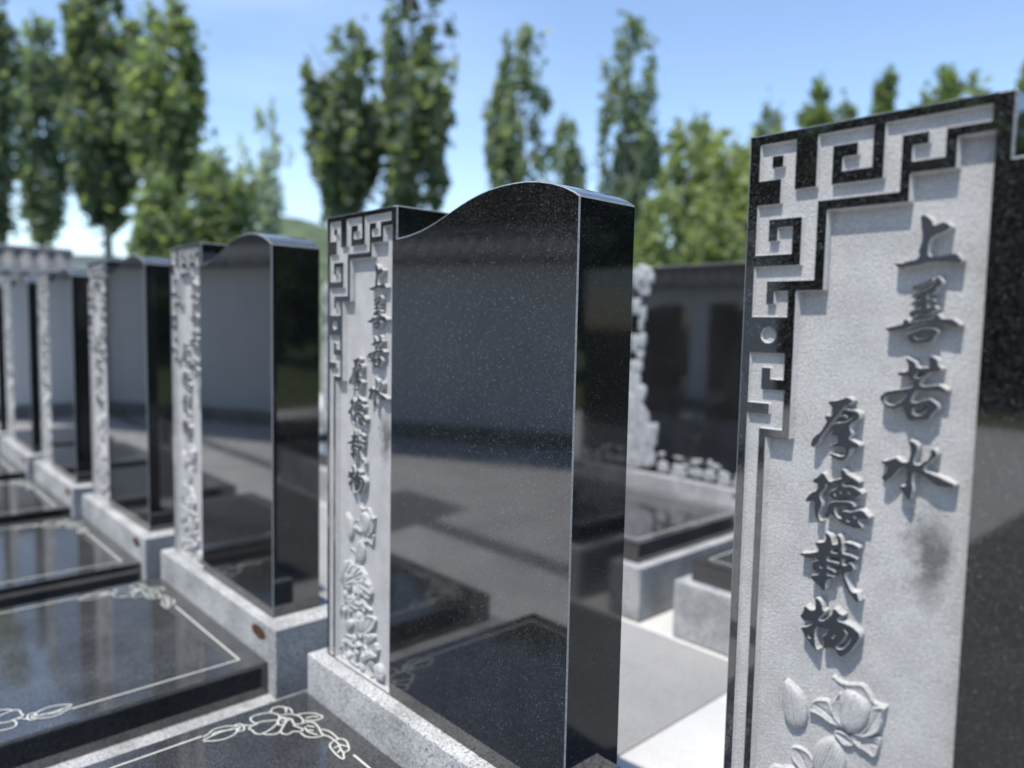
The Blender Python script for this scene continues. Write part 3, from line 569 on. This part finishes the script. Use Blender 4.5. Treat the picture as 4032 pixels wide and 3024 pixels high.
# ------------------------------------------------------------------ white wall with tiled coping
MWALL = plain('white_render', (0.72, 0.73, 0.73), 0.85, 0.2, (1.5, 0.06))
MSKIRT = plain('grey_skirting', (0.16, 0.17, 0.18), 0.7, 0.3, (20.0, 0.2))
MTILE = plain('grey_clay_tile', (0.12, 0.123, 0.128), 0.75, 0.3, (14.0, 0.25)); MCAP = plain('pale_tile_end', (0.32, 0.32, 0.315), 0.8, 0.2, (14.0, 0.2))
def make_wall(pa, pb, ze, label):
    d = Vector((pb[0]-pa[0], pb[1]-pa[1], 0)); ln = d.length; ang = math.atan2(d.y, d.x)
    root = empty('courtyard_wall', (pa[0], pa[1], GZ)); root.rotation_euler = (0, 0, ang)
    h = ze-GZ
    bm = bmesh.new(); box(bm, 0, ln, -.12, .12, 0, h); mesh_obj('render_face', bm, MWALL, root)
    bm = bmesh.new(); box(bm, -.004, ln+.004, -.135, .135, 0, .16); bevel_all(bm, .006); mesh_obj('skirting', bm, MSKIRT, root)
    bm = bmesh.new()
    box(bm, -.05, ln+.05, -.20, .20, h+.002, h+.05)                    # eave course
    for sgn in (-1, 1):                                                 # sloping tile bed
        vs = [bm.verts.new(p) for p in ((-.05, sgn*.34, h+.055), (ln+.05, sgn*.34, h+.055), (ln+.05, 0, h+.25), (-.05, 0, h+.25))]
        bm.faces.new(vs if sgn < 0 else vs[::-1])
        vs = [bm.verts.new(p) for p in ((-.05, sgn*.34, h+.055), (ln+.05, sgn*.34, h+.055), (ln+.05, 0, h+.052), (-.05, 0, h+.052))]
        bm.faces.new(vs)
    x_ = .06
    while x_ < ln:
        for sgn in (-1, 1):
            r0 = []
            for (yy, zz) in ((sgn*.355, h+.062), (sgn*.02, h+.255)):
                ring = []
                for i in range(7):
                    a_ = math.pi*i/6; ring.append(bm.verts.new((x_+math.cos(a_)*.055, yy, zz+math.sin(a_)*.055)))
                r0.append(ring)
            for i in range(6): bm.faces.new((r0[0][i], r0[0][i+1], r0[1][i+1], r0[1][i]))
            nf = len(bm.faces); q = bmesh.ops.create_cone(bm, cap_ends=True, segments=12, radius1=.064, radius2=.064, depth=.02)
            bm.faces.ensure_lookup_table()
            for f_ in bm.faces[nf:]: f_.material_index = 1
            for v in q['verts']: v.co = Vector((x_+v.co.x, sgn*.362+v.co.z, h+.068+v.co.y))
        x_ += .165
    mesh_obj('tile_coping', bm, [MTILE, MCAP], root)
    bm = bmesh.new()
    q = bmesh.ops.create_cone(bm, cap_ends=True, segments=16, radius1=.05, radius2=.05, depth=ln+.16)
    for v in q['verts']: v.co = Vector((ln/2+v.co.z, v.co.x, h+.315+v.co.y))
    box(bm, -.05, ln+.05, -.05, .05, h+.22, h+.28)
    mesh_obj('ridge_tile', bm, MTILE, root)
    return tag(root, label, 'wall')
make_wall((-8.9, -1.65), (-1.7, -5.25), 1.36, 'long white courtyard wall with grey tiled coping facing the gravestones, mirrored in their faces')
def make_pier():
    r_ = empty('stone_pier', (-8.62, -1.66, GZ)); r_.rotation_euler = (0, 0, math.atan2(-.5, 1))
    m = plain('dark_grey_stone', (.10, .105, .11), .7, .3, (12., .25))
    bm = bmesh.new(); box(bm, -.21, .21, -.17, .17, 0, 1.74); bevel_all(bm, .01); mesh_obj('shaft', bm, m, r_)
    bm = bmesh.new(); box(bm, -.26, .26, -.38, .38, 1.742, 1.86); bevel_all(bm, .015); mesh_obj('cap', bm, m, r_)
    tag(r_, 'dark stone pier in the courtyard wall, mirrored in the third gravestone face', 'pier')
make_pier()
make_wall((-8.6, 1.28), (-8.6, -1.4), 1.21, 'short white wall end with grey tiled coping at the far left, beyond the last gravestones')

# ------------------------------------------------------------------ far building
def make_building():
    r_ = empty('low_building', (-61.5, 13.2, GZ)); r_.rotation_euler = (0, 0, R_(48))
    mw = plain('white_cladding', (0.75, 0.75, 0.73), 0.8, 0.2, (.6, .06)); mr_ = plain('grey_roof', (0.30, 0.31, 0.33), 0.7, 0.3, (1.0, .1)); mg = plain('dark_glass', (0.03, 0.04, 0.05), 0.1, 0.5)
    bm = bmesh.new(); box(bm, -4.0, 4.0, -3, 3, 0, 5.3); mesh_obj('wall', bm, mw, r_)
    bm = bmesh.new(); box(bm, -4.25, 4.25, -3.25, 3.25, 5.3, 5.55); mesh_obj('roof', bm, mr_, r_)
    for i in range(3):
        bm = bmesh.new(); box(bm, -3.2+i*2.4, -1.7+i*2.4, -3.04, -2.98, 2.6, 4.0); mesh_obj('window', bm, mg, r_)
    tag(r_, 'low white flat-roofed building far off beyond the wall end', 'building')
make_building()

# ------------------------------------------------------------------ hill
def make_hill():
    rg = np.random.default_rng(2); n = 90
    ang = np.linspace(R_(62), R_(165), n)                              # compass of the ridge seen from the graves
    prof = np.interp(np.degrees(ang), [62, 90, 102, 112, 119, 127, 133, 140, 150, 158, 165], [20, 21, 20, 18.5, 18.5, 17.5, 19, 19, 22, 24.5, 5])
    prof = np.interp(np.degrees(ang), [62, 100, 120, 135, 146, 152, 156, 160, 165], [19, 20, 18.5, 18, 20.5, 24, 22, 10, 0])
    prof = prof+np.convolve(rg.normal(0, .8, n+6), np.ones(7)/7, 'valid')
    V = []; F_ = []; rows = [(95, 0), (115, .25), (135, .6), (165, 1.0), (220, 1.05)]
    for r_, k in rows:
        for i in range(n): V.append((1.5+math.cos(ang[i])*r_, -.8+math.sin(ang[i])*r_, GZ-1+prof[i]*k*(1+.08*math.sin(i*.7+r_))))
    for j in range(len(rows)-1):
        for i in range(n-1): F_.append((j*n+i, j*n+i+1, (j+1)*n+i+1, (j+1)*n+i))
    m = plain('scrub_hillside', (0.10, 0.13, 0.075), 0.95, 0.05, (.25, .5))
    tag(np_obj('hill', V, F_, m, smooth=True), kind='structure')
make_hill()

# ------------------------------------------------------------------ trees
def leaf_mat(name, c1, c2, trans=0.52):
    m, t, b = mat(name)
    g = t.nodes.new('ShaderNodeNewGeometry')
    r = ramp(t, g.outputs['Random Per Island'], [(0.0, c1), (0.6, c2), (1.0, tuple(x*1.35 for x in c2))])
    t.links.new(r.outputs[0], b.inputs['Base Color']); b.inputs['Roughness'].default_value = 0.5; b.inputs['Specular IOR Level'].default_value = 0.35
    tr = t.nodes.new('ShaderNodeBsdfTranslucent'); t.links.new(mixc(t, 1.0, r.outputs[0], (1.25, 1.35, .6), 'MULTIPLY'), tr.inputs['Color'])
    mxs = t.nodes.new('ShaderNodeMixShader'); mxs.inputs[0].default_value = trans
    t.links.new(b.outputs[0], mxs.inputs[1]); t.links.new(tr.outputs[0], mxs.inputs[2]); t.links.new(mxs.outputs[0], t.nodes['Material Output'].inputs['Surface'])
    return m
LEAF = {'pop': leaf_mat('poplar_leaf', (.110, .140, .105), (.18, .22, .15)), 'lite': leaf_mat('light_poplar_leaf', (.155, .195, .115), (.24, .29, .17)),
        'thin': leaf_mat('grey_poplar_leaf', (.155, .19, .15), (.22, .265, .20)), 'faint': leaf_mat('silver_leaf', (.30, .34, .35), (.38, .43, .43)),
        'bright': leaf_mat('fresh_leaf', (.13, .17, .075), (.19, .24, .10)), 'light': leaf_mat('yellow_green_leaf', (.20, .24, .12), (.27, .31, .16)),
        'dark': leaf_mat('dark_leaf', (.03, .05, .02), (.06, .085, .035))}
LEAF['bush'] = LEAF['lite']; LEAF['hedge'] = LEAF['light']
MBARK = plain('pale_bark', (.34, .33, .29), 0.9, 0.1, (6.0, .4)); MBARKD = plain('brown_bark', (.12, .10, .08), 0.9, 0.1, (6.0, .4))
def tree(x, yy, top, cb, hw, style, label, seed, group):
    rg = np.random.default_rng(seed)
    root = empty('bush' if style in ('bush', 'hedge') else 'poplar_tree' if style not in ('light', 'dark') else 'broadleaf_tree', (x, yy, GZ))
    H = top-(1.2 if top > 12 else .4)
    spec = dict(dark=(4, 150, 24, .42), pop=(7, 215, 24, .30), lite=(6, 200, 24, .30), thin=(4, 165, 24, .31), faint=(5, 110, 12, .32), bright=(4, 130, 24, .32), light=(3, 120, 24, .30), bush=(3, 110, 24, .26), hedge=(3, 110, 24, .26))[style]
    nl, nc, npc, ls = spec
    # leaders: the main spire and side spires that rise beside it
    leaders = [(0, 0, H, 1.0)]
    for i in range(nl-1):
        a_ = rg.uniform(0, 6.28); rr = hw*rg.uniform(.35, .65)
        leaders.append((math.cos(a_)*rr, math.sin(a_)*rr, cb+(H-cb)*rg.uniform(.45, .88), rg.uniform(.4, .62)))
    P = []
    wts = np.array([l[3] for l in leaders]); wts /= wts.sum()
    for c in range(nc):
        lx, ly, lt, k = leaders[rg.choice(nl, p=wts)]
        t = rg.uniform(0, 1)**.9
        z = cb+(lt-cb)*t
        prof = (math.sin(math.pi*min(1, t*.84+.07)))**.8 if style not in ('bush', 'hedge', 'light', 'dark') else math.sqrt(max(.05, 1-(1.5*t-.55)**2))
        rmax = hw*k*prof*1.0
        a_ = rg.uniform(0, 6.28); r_ = rmax*math.sqrt(rg.uniform(.12, 1))
        c0 = np.array([lx*(.35+.65*min(1, t*1.6))+math.cos(a_)*r_, ly*(.35+.65*min(1, t*1.6))+math.sin(a_)*r_, z])
        sg = np.array([.15, .15, .38])*min(1.3, hw/1.6+.25)*rg.uniform(.6, 1.3)
        P.append(rg.normal(c0, sg, (npc, 3)))
    P = np.concatenate(P); n = len(P)
    u = rg.normal(size=(n, 3)); u /= np.linalg.norm(u, axis=1, keepdims=True)
    v = np.cross(u, rg.normal(size=(n, 3))); v /= np.linalg.norm(v, axis=1, keepdims=True)
    s = ls*rg.uniform(.5, 1.15, (n, 1))*min(1.15, .55+hw*.3)
    V = np.stack([P+u*s, P+v*s*.62, P-u*s*.8, P-v*s*.62], 1).reshape(-1, 3)
    np_obj('crown', V, np.arange(4*n).reshape(n, 4), LEAF[style], parent=root)
    bm = bmesh.new()
    def limb(p, q, r0, r1, seg=8):
        p, q = Vector(p), Vector(q); d = (q-p); l = d.length; qd = d.to_track_quat('Z', 'Y')
        w_ = bmesh.ops.create_cone(bm, cap_ends=True, segments=seg, radius1=r0, radius2=r1, depth=l)
        for vv in w_['verts']: vv.co = qd @ (vv.co+Vector((0, 0, l/2)))+p
    tr = .10+H*.010
    limb((0, 0, 0), (0, 0, H*.93), tr, .03)
    for lx, ly, lt, k in leaders[1:]: limb((0, 0, cb*.8), (lx, ly, cb+(lt-cb)*.8), tr*.45, .03, 6)
    for i in range(6):
        a_ = rg.uniform(0, 6.28); z = cb+(H-cb)*rg.uniform(.05, .6); limb((0, 0, z), (math.cos(a_)*hw*.8, math.sin(a_)*hw*.8, z+hw*1.3), tr*.28, .015, 5)
    mesh_obj('trunk', bm, MBARK if style in ('pop', 'lite', 'thin', 'faint') else MBARKD, root)
    tag(root, label, 'bush' if style in ('bush', 'hedge') else 'tree', group)
TREES = [
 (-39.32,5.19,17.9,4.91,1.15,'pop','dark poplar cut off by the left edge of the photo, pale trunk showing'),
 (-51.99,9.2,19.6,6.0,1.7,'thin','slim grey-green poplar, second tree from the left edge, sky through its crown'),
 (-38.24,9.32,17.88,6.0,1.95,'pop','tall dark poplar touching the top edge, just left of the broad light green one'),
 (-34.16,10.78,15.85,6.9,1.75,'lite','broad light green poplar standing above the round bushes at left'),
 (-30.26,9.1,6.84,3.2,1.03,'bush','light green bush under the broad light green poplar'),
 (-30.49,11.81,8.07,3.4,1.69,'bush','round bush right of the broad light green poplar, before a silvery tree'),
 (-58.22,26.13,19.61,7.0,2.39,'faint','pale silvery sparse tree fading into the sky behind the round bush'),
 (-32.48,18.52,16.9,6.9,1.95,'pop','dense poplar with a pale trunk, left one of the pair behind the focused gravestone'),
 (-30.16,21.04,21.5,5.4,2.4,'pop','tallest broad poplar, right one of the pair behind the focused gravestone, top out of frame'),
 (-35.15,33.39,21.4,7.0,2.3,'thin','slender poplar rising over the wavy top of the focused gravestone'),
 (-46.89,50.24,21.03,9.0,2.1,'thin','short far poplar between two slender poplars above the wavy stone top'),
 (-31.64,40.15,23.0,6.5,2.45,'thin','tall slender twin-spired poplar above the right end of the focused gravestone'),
 (-18.34,27.94,11.03,2.6,1.4,'light','yellow-green tree above the gap between the two nearest gravestones'),
 (-17.72,31.57,9.76,2.6,1.57,'light','yellow-green tree touching the left edge of the cropped gravestone'),
 (-16.72,23.77,6.96,1.4,1.12,'hedge','low yellow-green shrub beside the right end of the focused gravestone'),
 (-15.14,25.49,6.44,1.2,1.31,'hedge','low yellow-green shrub above the flat gravestone in the gap'),
 (-16.6,27.9,9.2,1.6,1.6,'light','yellow-green tree between two others in the gap of the nearest gravestones'),
 (-14.6,28.6,9.0,1.6,1.7,'light','yellow-green tree mostly hidden by the fret corner of the cropped gravestone'),
 (-27.1,50.98,18.57,9.4,1.39,'thin','greyish treetop over the fret corner of the cropped gravestone'),
 (-20.11,43.77,16.9,8.0,1.15,'bright','bright green pointed treetop, nearest the fret corner of the cropped gravestone'),
 (-23.32,55.08,18.69,9.5,1.39,'thin','greyish treetop between two bright green tops behind the cropped gravestone'),
 (-17.34,46.78,17.9,8.2,1.0,'bright','narrow bright green treetop over the middle of the cropped gravestone'),
 (-12.43,43.22,15.9,7.0,2.1,'bright','broad bright green treetop over the cropped gravestone'),
 (-10.67,51.04,18.0,8.0,1.23,'bright','bright green treetop in the upper right corner of the photo'),
 (-48.69,3.91,17.08,6.13,1.99,'pop','dark poplar standing just outside the left edge of the photo')]
# the grove beyond the courtyard wall and behind the far right graves, which the polished faces mirror
rgx = random.Random(11)
for i in range(12):
    TREES.append((-19.5+i*2.2+rgx.uniform(-.6, .6), -8.5-i*1.0+rgx.uniform(-1, 1), rgx.uniform(5.5, 7.5), 0.8, rgx.uniform(1.6, 2.0), 'dark', 'dark leafy tree outside the frame beyond the long courtyard wall'))
for i in range(7):
    TREES.append((6.5+i*2.1+rgx.uniform(-.5, .5), 15.5-i*1.6+rgx.uniform(-1, 1), rgx.uniform(7, 9), 0.8, rgx.uniform(1.7, 2.1), 'dark', 'dark leafy tree outside the frame behind the far right graves'))
for i, T in enumerate(TREES): tree(*T, 100+i, 'grove beyond the courtyard, seen only mirrored' if T[5] == 'dark' else 'poplars beyond the graves' if T[5] in ('pop', 'thin', 'lite', 'faint', 'bright') else 'shrubs and low trees beyond the graves')
